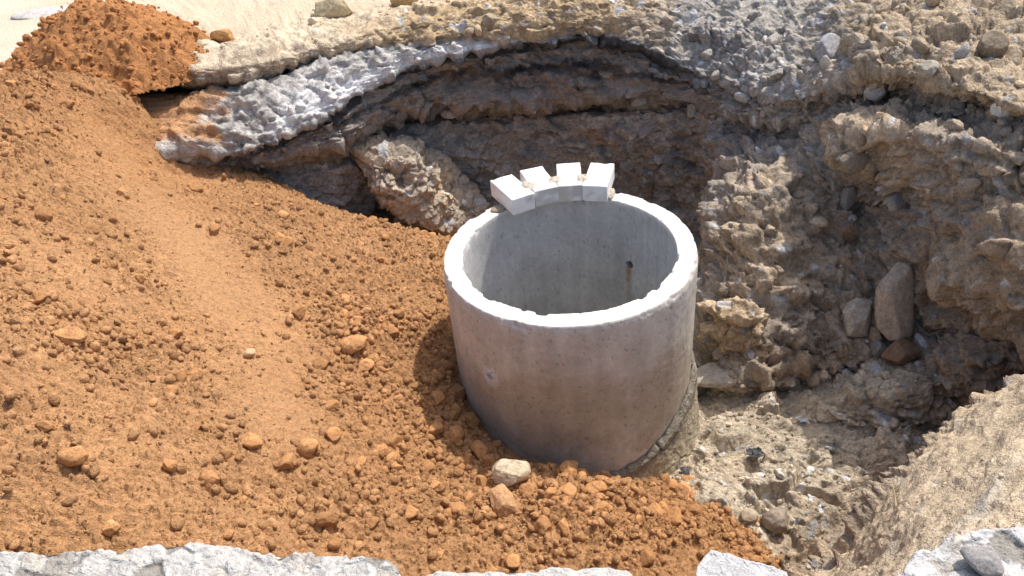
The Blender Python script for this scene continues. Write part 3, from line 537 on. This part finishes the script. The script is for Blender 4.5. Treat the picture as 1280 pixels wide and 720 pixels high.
# ------------------------------------------------------------------ broken pavement along the near edge
def pavement(outline, z, thick, lump, col, seed, label, cat='pavement slab', rubble=.0):
    pts = np.array([Z(x, y, z)[:2] for x, y in outline]); back = np.array([[pts[-1][0] * 1.1, -3.6], [pts[0][0] * 1.1, -3.6]])
    poly = np.concatenate([pts, back]); seg = np.linalg.norm(np.roll(poly, -1, 0) - poly, axis=1)
    t = [];
    for i in range(len(poly)):
        n = max(3, int(seg[i] / (.006 if i < len(pts) - 1 else .08))); t += [poly[i] + (poly[(i + 1) % len(poly)] - poly[i]) * k / n for k in range(n)]
    t = np.array(t); t3 = np.concatenate([t, np.zeros((len(t), 1))], 1); t = t + .012 * np.stack([fbm(t3, 12, 4, seed), fbm(t3, 12, 4, seed + 1)], -1)
    cen = pts.mean(0) + np.array([0, -.12]); rows = [(.93, -thick), (.985, -thick * .8), (1.0, -thick * .5), (1.0, -thick * .25), (.999, -.03), (.997, -.018), (.994, -.009), (.990, -.004)] + [(s, 0) for s in np.concatenate([np.linspace(.984, .6, 60), np.linspace(.55, 0, 8)])]
    Gp = np.stack([np.concatenate([cen + (t - cen) * s, np.full((len(t), 1), z + dz_)], 1) for s, dz_ in rows], 1); Pq = Gp.reshape(-1, 3)
    n = grid_normals(Gp, True).reshape(-1, 3); n *= np.where(n[:, 2:3].mean() < 0, -1, 1)
    Pw = Pq + .02 * np.stack([fbm(Pq, 14, 3, 1), fbm(Pq, 14, 3, 2), fbm(Pq, 14, 3, 3)], -1); e1, j1, _x = chunks(Pw, 17, seed + 2); e2, j2 = clods(Pw, 50, seed + 3, .8)
    d = .014 * fbm(Pq, 7, 4, seed + 4, .6) + lump * (.55 * e1 + .9 * e2) + .003 * fbm(Pq, 50, 3, seed + 5)
    Pq = Pq + n * d[:, None]
    c = np.array(col) * (1 + .12 * fbm(Pq, 8, 4, seed + 6) + lump * .35 * ((j1 - .5) + (j2 - .5)))[:, None]
    if rubble: m = ((j1 * 9.7) % 1 < rubble); c = np.where(m[:, None], np.array([.36, .335, .30]) * (.7 + .7 * ((j1 * 5.3) % 1))[:, None], c)
    o = mesh_np('pavement_slab', Pq, grid_faces(len(t), len(rows), True), M_PAVE, c); return tag(o, label, cat)
pavement([(-140, 705), (-60, 695), (0, 692), (60, 690), (140, 690), (175, 683), (215, 681), (280, 683), (330, 693), (420, 695), (480, 698), (505, 716), (512, 745)], .41, .14, .5, (.47, .455, .43), 700, 'rubbly white broken concrete edge below the soil heap', rubble=.3)
pavement([(514, 745), (518, 722), (548, 718), (640, 715), (760, 709), (785, 713), (803, 730), (806, 745)], .41, .12, .25, (.47, .45, .42), 710, 'pale worn concrete edge strip ending beside a gap full of soil')
pavement([(866, 745), (870, 705), (888, 687), (932, 699), (985, 713), (1004, 745)], .41, .10, .10, (.46, .455, .45), 720, 'smooth pointed grey concrete fragment jutting over the pit floor')
pavement([(1060, 790), (1115, 722), (1150, 692), (1192, 669), (1240, 661), (1300, 658), (1390, 700), (1430, 790)], .44, .14, .6, (.48, .47, .46), 730, 'crumbled whitish concrete rubble on the tan clay bank', rubble=.25)

# ------------------------------------------------------------------ stones
def rock_shape(dim, seed, facets=10, sub=5, rough=.06, sharp=.9, boxy=0.0):
    V, F = ICO[sub]; rng = np.random.default_rng(seed); W = V * 1.12
    if boxy: W = V * (1 - boxy) + boxy * V / np.power((np.abs(V) ** 6).sum(1), 1 / 6)[:, None]
    for _ in range(facets):
        n = rng.normal(size=3); n /= np.linalg.norm(n); d = rng.uniform(.66, .92); t = np.maximum(W @ n - d, 0); W = W - sharp * t[:, None] * n
    W = W * (1 + rough * fbm(V + seed, 2.2, 4, seed))[:, None]; W = W / np.abs(W).max(0)
    P = W * np.array(dim) / 2; P = P + V * (.05 * min(dim) * fbm(P / min(dim) + seed, 5, 3, seed + 1))[:, None]
    return P, F
def stone(name, px, py, dim, rot, col, seed, label, cat='stone', sink=.25, facets=10, z=None, rough=.06, speck=.2, sharp=.9, group=None, dy=0, boxy=0.0):
    P, F = rock_shape(dim, seed, facets, 5 if max(dim) > .1 else 4, rough, sharp, boxy)
    c = surf(px, py) if z is None else Z(px, py, z)
    Rm = np.array(Matrix.Rotation(rot[2], 3, 'Z') @ Matrix.Rotation(rot[1], 3, 'Y') @ Matrix.Rotation(rot[0], 3, 'X')); P = P @ Rm.T
    cc_ = np.array(col) * (1 + .25 * fbm(P + seed, 14, 4, seed) + speck * perlin((P + seed) * 90, seed))[:, None]
    o = mesh_np(name, P, F, M_STONE, cc_); h = P[:, 2].max(); o.location = (c[0], c[1], c[2] + h * (1 - 2 * sink) + dy)
    return tag(o, label, cat, group)
GREY = (.26, .245, .225)
stone('stone', 1110, 405, (.17, .12, .40), (-.45, .12, .2), (.44, .36, .28), 801, 'long squared grey brown stone leaning upright in the shaded pit', sink=.12, facets=5, boxy=.85)
stone('stone', 1068, 405, (.21, .13, .20), (-.35, .3, .3), (.46, .40, .32), 802, 'pale angular stone leaning on the left side of the long squared stone', sink=.2, facets=7, boxy=.6)
stone('stone', 1126, 449, (.17, .12, .11), (.1, .2, .4), (.20, .125, .08), 803, 'reddish brown block at the foot of the long squared stone', sink=.3, facets=5, boxy=.8)
stone('stone', 1097, 440, (.12, .1, .09), (.1, .2, 1.4), (.24, .22, .2), 804, 'small grey stone wedged below the leaning pale stone', sink=.3)
stone('stone_slab', 890, 477, (.25, .17, .05), (.12, -.18, -.35), (.40, .355, .30), 805, 'flat pale stone slab lying against the right side of the manhole ring', sink=.1, facets=5, boxy=.7)
stone('stone', 968, 656, (.125, .12, .115), (0, 0, 0), (.30, .25, .195), 806, 'round ball shaped earthy stone beside the orange soil toe', sink=.15, facets=2, rough=.05)
stone('stone', 638, 598, (.165, .12, .12), (.1, .1, .2), (.58, .47, .33), 807, 'cream coloured rock lying against the foot of the manhole ring', sink=.15, facets=9)
stone('stone', 627, 632, (.10, .19, .10), (.3, .2, .55), (.46, .27, .14), 808, 'long orange dusted rock just below the cream coloured rock', sink=.25, facets=9)
stone('stone', 1040, 66, (.22, .10, .26), (-.5, .25, .4), (.36, .355, .36), 809, 'smooth blue grey stone bedded in the upper pit wall', sink=.55, facets=6)
stone('stone', 865, 134, (.11, .08, .13), (0, .4, .1), (.40, .38, .35), 810, 'pale oval stone bedded in the dark wall behind the ring', sink=.5, facets=6)
stone('stone', 798, 127, (.14, .08, .08), (0, -.3, .1), (.36, .34, .31), 811, 'light flat stone under the black layer of the pit wall', sink=.5, facets=7)
stone('stone', 561, 142, (.13, .08, .07), (0, .1, 0), (.40, .36, .31), 812, 'pale flat stone hanging under the layered crust', sink=.5, facets=7)
stone('stone', 1062, 252, (.10, .08, .16), (-.3, .1, .2), (.30, .28, .26), 813, 'upright grey stone in the shaded slope above the leaning stones', sink=.4, facets=8)
stone('stone', 1124, 258, (.14, .1, .11), (-.3, .2, .5), (.31, .29, .265), 814, 'grey diamond shaped stone in the shaded slope under the tan ledge', sink=.4, facets=7)
stone('stone', 1157, 92, (.11, .09, .1), (0, .2, .5), (.40, .36, .29), 815, 'pale rounded stone in the brown bank above the dark crack', sink=.4, facets=8)
stone('stone', 1065, 205, (.2, .14, .13), (-.2, .1, .3), (.30, .25, .19), 816, 'tan block of earth and stone under the sunlit ledge', sink=.4, facets=9)
stone('stone', 1014, 586, (.048, .035, .03), (0, .2, .6), (.62, .60, .56), 817, 'small white pebble on the pale pit floor', sink=.2, facets=7, speck=.05)
stone('stone', 976, 591, (.03, .06, .03), (0, .2, .5), (.50, .47, .42), 818, 'small pale elongated pebble beside black scrap on the floor', sink=.2, facets=7)
stone('stone', 936, 645, (.08, .07, .06), (0, 0, 0), (.40, .33, .24), 819, 'light tan stone at the edge of the orange soil toe', sink=.3)
stone('stone', 1225, 705, (.09, .08, .06), (0, .2, .4), (.26, .25, .245), 820, 'dark grey chunk lying in the whitish rubble', sink=.25, z=.45)
stone('stone', 93, 573, (.09, .075, .07), (0, .2, .3), (.48, .255, .112), 821, 'yellowish angular stone on the soil slope', sink=.2, facets=9)
stone('stone', 143, 660, (.055, .05, .05), (0, .2, .3), (.48, .255, .112), 822, 'small pale yellow stone low on the soil slope', sink=.2)
stone('stone', 388, 564, (.085, .075, .08), (0, .2, .3), (.48, .255, .112), 823, 'smooth pale round lump on the soil slope', sink=.2, facets=4)
stone('stone', 88, 423, (.14, .08, .07), (0, .1, .2), (.48, .255, .112), 824, 'pale elongated lump in the coarse patch of the soil slope', sink=.3)
stone('stone', 444, 432, (.15, .1, .09), (0, .1, .3), (.48, .255, .112), 825, 'large smooth tan lump half sunk in the soil slope', sink=.4, facets=5)
stone('stone', 314, 440, (.06, .05, .04), (0, .1, .3), (.52, .35, .21), 826, 'small whitish lump on the soil slope', sink=.3)
stone('stone', 278, 46, (.15, .12, .10), (0, .1, .3), (.44, .24, .10), 827, 'orange block lying on the street past the heap', sink=.2)
stone('stone', 268, 62, (.17, .12, .06), (0, .1, .5), (.52, .44, .35), 828, 'pale flat stone on the street before the orange block', sink=.3)
stone('stone_slab', 55, 20, (.46, .30, .06), (0, .05, .2), (.46, .44, .42), 829, 'thin grey slab lying on the street behind the heap', sink=.2, facets=6, z=.40)
stone('stone', 414, 12, (.28, .2, .17), (0, .1, .1), (.50, .41, .26), 830, 'yellowish block of clay on the street edge', sink=.3)
stone('stone', 505, 3, (.22, .16, .12), (0, .1, .4), (.40, .29, .14), 831, 'ochre clay lump at the head of the white crust', sink=.3)
stone('stone', 1238, 62, (.16, .13, .13), (0, .1, .4), (.24, .19, .14), 832, 'dark brown lump standing out of the brown bank', sink=.35)
stone('stone', 612, 25, (.12, .1, .09), (0, .1, .4), (.36, .30, .21), 833, 'tan lump bedded in the sandy slope above the crust', sink=.4)

# ------------------------------------------------------------------ litter on the pit floor
def scrap(name, px, py, size, col, seed, label, cat, flat=.5, rough=.5):
    bm = bmesh.new(); bmesh.ops.create_grid(bm, x_segments=22, y_segments=22, size=.5); V = np.array([v.co[:] for v in bm.verts]); F = np.array([[v.index for v in f.verts] for f in bm.faces]); bm.free()
    n = fbm(V + seed, 3.5, 3, seed, ridged=True); V = V * (.7 + .35 * fbm(V + seed, 1.5, 2, seed + 2))[:, None]; V[:, 2] = n * .35 * flat
    V[:, 0] += .18 * fbm(V + 5, 3, 2, seed + 4); V *= np.array(size)
    m = soil_mat(name + '_sheet', 1, .1, rough=rough, base=col, spread=.15); o = mesh_np(name, V, F, m); md = o.modifiers.new('thickness', 'SOLIDIFY'); md.thickness = .002
    c = surf(px, py); o.location = (c[0], c[1], c[2] + .012); return tag(o, label, cat)
scrap('plastic_scrap', 943, 569, (.11, .08, .06), (.07, .07, .075), 901, 'crumpled black plastic scrap on the pale pit floor', 'plastic scrap', 1.0, .35)
scrap('plastic_scrap', 858, 592, (.05, .08, .06), (.09, .09, .09), 902, 'crumpled black plastic scrap at the mortar collar', 'plastic scrap', 1.0, .35)
scrap('plastic_scrap', 1063, 463, (.06, .03, .03), (.03, .09, .50), 903, 'tiny bright blue plastic scrap in the shaded pit', 'plastic scrap', .5, .4)
scrap('paper_scrap', 1005, 526, (.055, .03, .03), (.55, .60, .68), 904, 'tiny bluish white paper scrap on the shaded slope', 'paper scrap', .5, .7)
def twig(name, px, py, n, L, col, seed, label, cat):
    rng = np.random.default_rng(seed); base = surf(px, py); root = link(bpy.data.objects.new(name, None)); root.location = base; tag(root, label, cat)
    m = soil_mat(name + '_bark', 1, .2, base=col)
    for k in range(n):
        a = rng.uniform(0, 6.28); el = rng.uniform(.15, .9); d = np.array([math.cos(a) * math.cos(el), math.sin(a) * math.cos(el), math.sin(el)]); bend = rng.normal(size=3) * .25
        s = np.linspace(0, 1, 9); ctr = np.outer(s, d) * L * rng.uniform(.5, 1) + np.outer(s ** 2, bend) * L * .4 + rng.normal(size=3) * .012
        an = np.linspace(0, 2 * math.pi, 6, endpoint=False); e1 = np.cross(d, [0, 0, 1.0]); e1 /= np.linalg.norm(e1); e2 = np.cross(d, e1)
        rad_ = .0035 * (1 - .7 * s)
        V = ctr[:, None, :] + rad_[:, None, None] * (np.cos(an)[None, :, None] * e1 + np.sin(an)[None, :, None] * e2)
        mesh_np('stem', np.swapaxes(V, 0, 1).reshape(-1, 3), grid_faces(6, 9, True), m, parent=root)
twig('dry_twig', 1163, 425, 11, .16, (.32, .29, .25), 911, 'tuft of dry grey twigs beside the long squared stone', 'twigs')
twig('dry_twig', 1125, 632, 2, .14, (.42, .33, .2), 912, 'thin dry straw stalks on the edge of the tan clay bank', 'twigs')

# ------------------------------------------------------------------ loose clods and gravel
rng = np.random.default_rng(77)
vis = (hx > -30) & (hx < 1310) & (hy > -20) & (hy < 735) & (rad > .62) & (hz > -1.02)
# soil hidden under the crust or below the pit floor is left bare
idx = np.nonzero(vis)[0]
wgt = (clump ** 1.5 * patch ** 1.5 * (.2 + 1.3 * near_ring))[idx]; wgt = wgt / wgt.sum()
def clod_variants(sub, n, seed, rough):
    return [rock_shape((1, rng.uniform(.7, 1), rng.uniform(.6, .85)), seed + k, 9, sub, rough, .95) for k in range(n)]
# 280 biggest: one object each
big = clod_variants(4, 14, 1000, .16); big_me = []
for k, (P, F) in enumerate(big):
    o = mesh_np('soil_clod', P, F, M_CLOD); big_me.append(o.data); bpy.data.objects.remove(o)
pick = rng.choice(idx, 280, replace=False, p=wgt)
extra = [(575, 492, .11), (590, 528, .13), (572, 548, .12), (560, 458, .09), (600, 565, .09), (548, 500, .08), (586, 575, .07), (612, 578, .075), (655, 612, .07), (745, 612, .09), (548, 470, .07), (565, 520, .09), (545, 540, .08)]
for k in range(280):
    if k < len(extra): p = surf(extra[k][0], extra[k][1]); s = extra[k][2]
    else:
        p = HV[pick[k]]; s = .034 + .06 * rng.random() ** 2
        if math.hypot(p[0], p[1]) < .60 + s * .5: p = p * np.array([1.2, 1.2, 1]); p[2] = heap_at(p[0], p[1])
    o = link(bpy.data.objects.new('soil_clod', big_me[k % 14])); o.location = (p[0], p[1], p[2] + s * .12); o.scale = (s, s, s)
    o.rotation_euler = (rng.uniform(-.5, .5), rng.uniform(-.5, .5), rng.uniform(0, 6.28))
    rr_ = math.hypot(p[0], p[1])
    if rr_ < .98 and p[1] > -.55: lb, gp = 'clod of orange soil lying close beside the manhole ring in its shadow', 'clods beside the manhole ring'
    elif p[1] < -.5 and p[0] > -.75: lb, gp = 'clod of orange soil in the loose toe in front of the manhole ring', 'clods in the soil toe'
    elif p[2] > .30: lb, gp = 'clod of orange soil on the high top part of the heap', 'clods on top of the heap'
    elif s > .05: lb, gp = 'large loose clod of orange soil on the open slope of the heap', 'large clods on the open soil slope'
    else: lb, gp = 'small loose clod of orange soil on the open slope of the heap', 'small clods on the open soil slope'
    tag(o, lb, 'soil clod', gp)
def scatter(name, pts, sizes, colors, variants, mat, kind='stuff'):
    vs, fs, cs = [], [], []; off = 0
    for p, s, c in zip(pts, sizes, colors):
        P, F = variants[rng.integers(len(variants))]; R_ = rot_any(rng)
        vs.append((P * s) @ R_.T + p + np.array([0, 0, s * .05])); fs.append(F + off); off += len(P); cs.append(np.repeat(c[None], len(P), 0))
    o = mesh_np(name, np.concatenate(vs), np.concatenate(fs), mat, np.concatenate(cs), smooth=False); return tag(o, kind=kind)
def soil_cols(n): return orange * (.75 + .5 * rng.random((n, 1))) * (1 + .1 * rng.normal(size=(n, 3))) ** 1
mid = clod_variants(2, 10, 1100, .15); tiny = clod_variants(1, 8, 1200, .1)
n1 = 10000; q1 = rng.choice(idx, n1, p=wgt); s1 = .010 + .045 * rng.random(n1) ** 3.2
n2 = 16000; w2 = (.05 + clump * patch)[idx]; q2 = rng.choice(idx, n2, p=w2 / w2.sum()); s2 = .005 + .008 * rng.random(n2) ** 2
c1_ = hc[q1] * (.82 + .4 * rng.random((n1, 1))); bq = s1 > .016
o = scatter('soil_pellets', HV[q1][~bq], s1[~bq], c1_[~bq], tiny, M_ORANGE); tag(o, 'little pellets of orange soil strewn over the heap', 'soil pellets')
o = scatter('soil_crumbs', HV[q1][bq], s1[bq], c1_[bq], mid, M_ORANGE); tag(o, 'small crumbs of orange soil strewn over the heap', 'soil crumbs')
o = scatter('soil_grains', HV[q2], s2, hc[q2] * (.82 + .4 * rng.random((n2, 1))), tiny, M_ORANGE); tag(o, 'fine grains of orange soil strewn over the heap', 'soil grains')
nm = 1500; mi = rng.choice(np.nonzero((mz > .37) & (mr < 1.0))[0], nm); sm = .008 + .05 * rng.random(nm) ** 4
sp_ = MV[mi] + np.stack([rng.normal(size=nm) * .03, -.06 * rng.random(nm) * (mr[mi] > .8), 0 * sm], -1)
o = scatter('mound_crumbs', sp_, sm, mcol[mi] * (.85 + .35 * rng.random((nm, 1))), mid, M_ORANGE); tag(o, 'crumbs of orange soil on the small mound on the street', 'soil crumbs')
# gravel on the pit floor, the bank and the walls
gx, gy = project(V1); gvis = (gx > -20) & (gx < 1300) & (gy > -20) & (gy < 740) & (near > .5) & (np.hypot(V1[:, 0], V1[:, 1]) > .66) & (V1[:, 2] > -1.15)
up = -grid_normals(V1.reshape(n_u, n_v, 3), True).reshape(-1, 3)[:, 2]; gvis &= (up > .45) & ~((Uf > 13.4) & (Vf > 6.5) & (Vf < 13))
gi = np.nonzero(gvis)[0]; gw = (.1 + .9 * (Vf > 12.6) + .4 * (Vf < 2.5))[gi]; gw = gw / gw.sum()
n3 = 4500; q3 = rng.choice(gi, n3, p=gw); s3 = .006 + .028 * rng.random(n3) ** 4
gc = colr[q3] * (.8 + .55 * rng.random((n3, 1))); wht = rng.random(n3) < .12; gc[wht] = np.array([.50, .47, .42]) * (.7 + .5 * rng.random((wht.sum(), 1)))
bigg = s3 > .013
o = scatter('gravel', V1[q3][bigg], s3[bigg], gc[bigg], mid[:5], M_EARTH); tag(o, 'loose gravel on the pit floor and banks', 'gravel')
o = scatter('earth_crumbs', V1[q3][~bigg], s3[~bigg], gc[~bigg], tiny, M_EARTH); tag(o, 'fine earth crumbs on the pit floor and banks', 'earth crumbs')
# angular lumps of broken earth and stone sticking out of the pit walls
ang = [rock_shape((1, rng.uniform(.6, 1), rng.uniform(.45, .8)), 1300 + k, 16, 3, .03, 1.0, .3) for k in range(10)]
ri = np.nonzero((gx > -20) & (gx < 1300) & (gy > -20) & (gy < 740) & (near > .5) & (Vf > 2.2) & (Vf < 13.6) & (np.hypot(V1[:, 0], V1[:, 1]) > .8) & (V1[:, 2] > -1.05) & (Uf < 13.4))[0]
rw = (.5 + 1.0 * (Uf > 7) + .6 * (Vf > 10) * (Uf > 8))[ri] * np.clip(.4 + 1.6 * fbm(P0[ri], 4, 3, 1400), .03, 2); rw = rw / rw.sum()
n4 = 300; q4 = rng.choice(ri, n4, p=rw); s4 = .03 + .09 * rng.random(n4) ** 2.2
lc = colr[q4] * (.85 + .4 * rng.random((n4, 1))); g4 = rng.random(n4) < .04; lc[g4] = lc[g4].mean(1, keepdims=True) * np.array([1.18, 1.14, 1.08])
o = scatter('broken_lumps', V1[q4], s4, lc, ang, M_EARTH); tag(o, 'angular lumps of broken earth and stone in the pit walls', 'earth lumps')
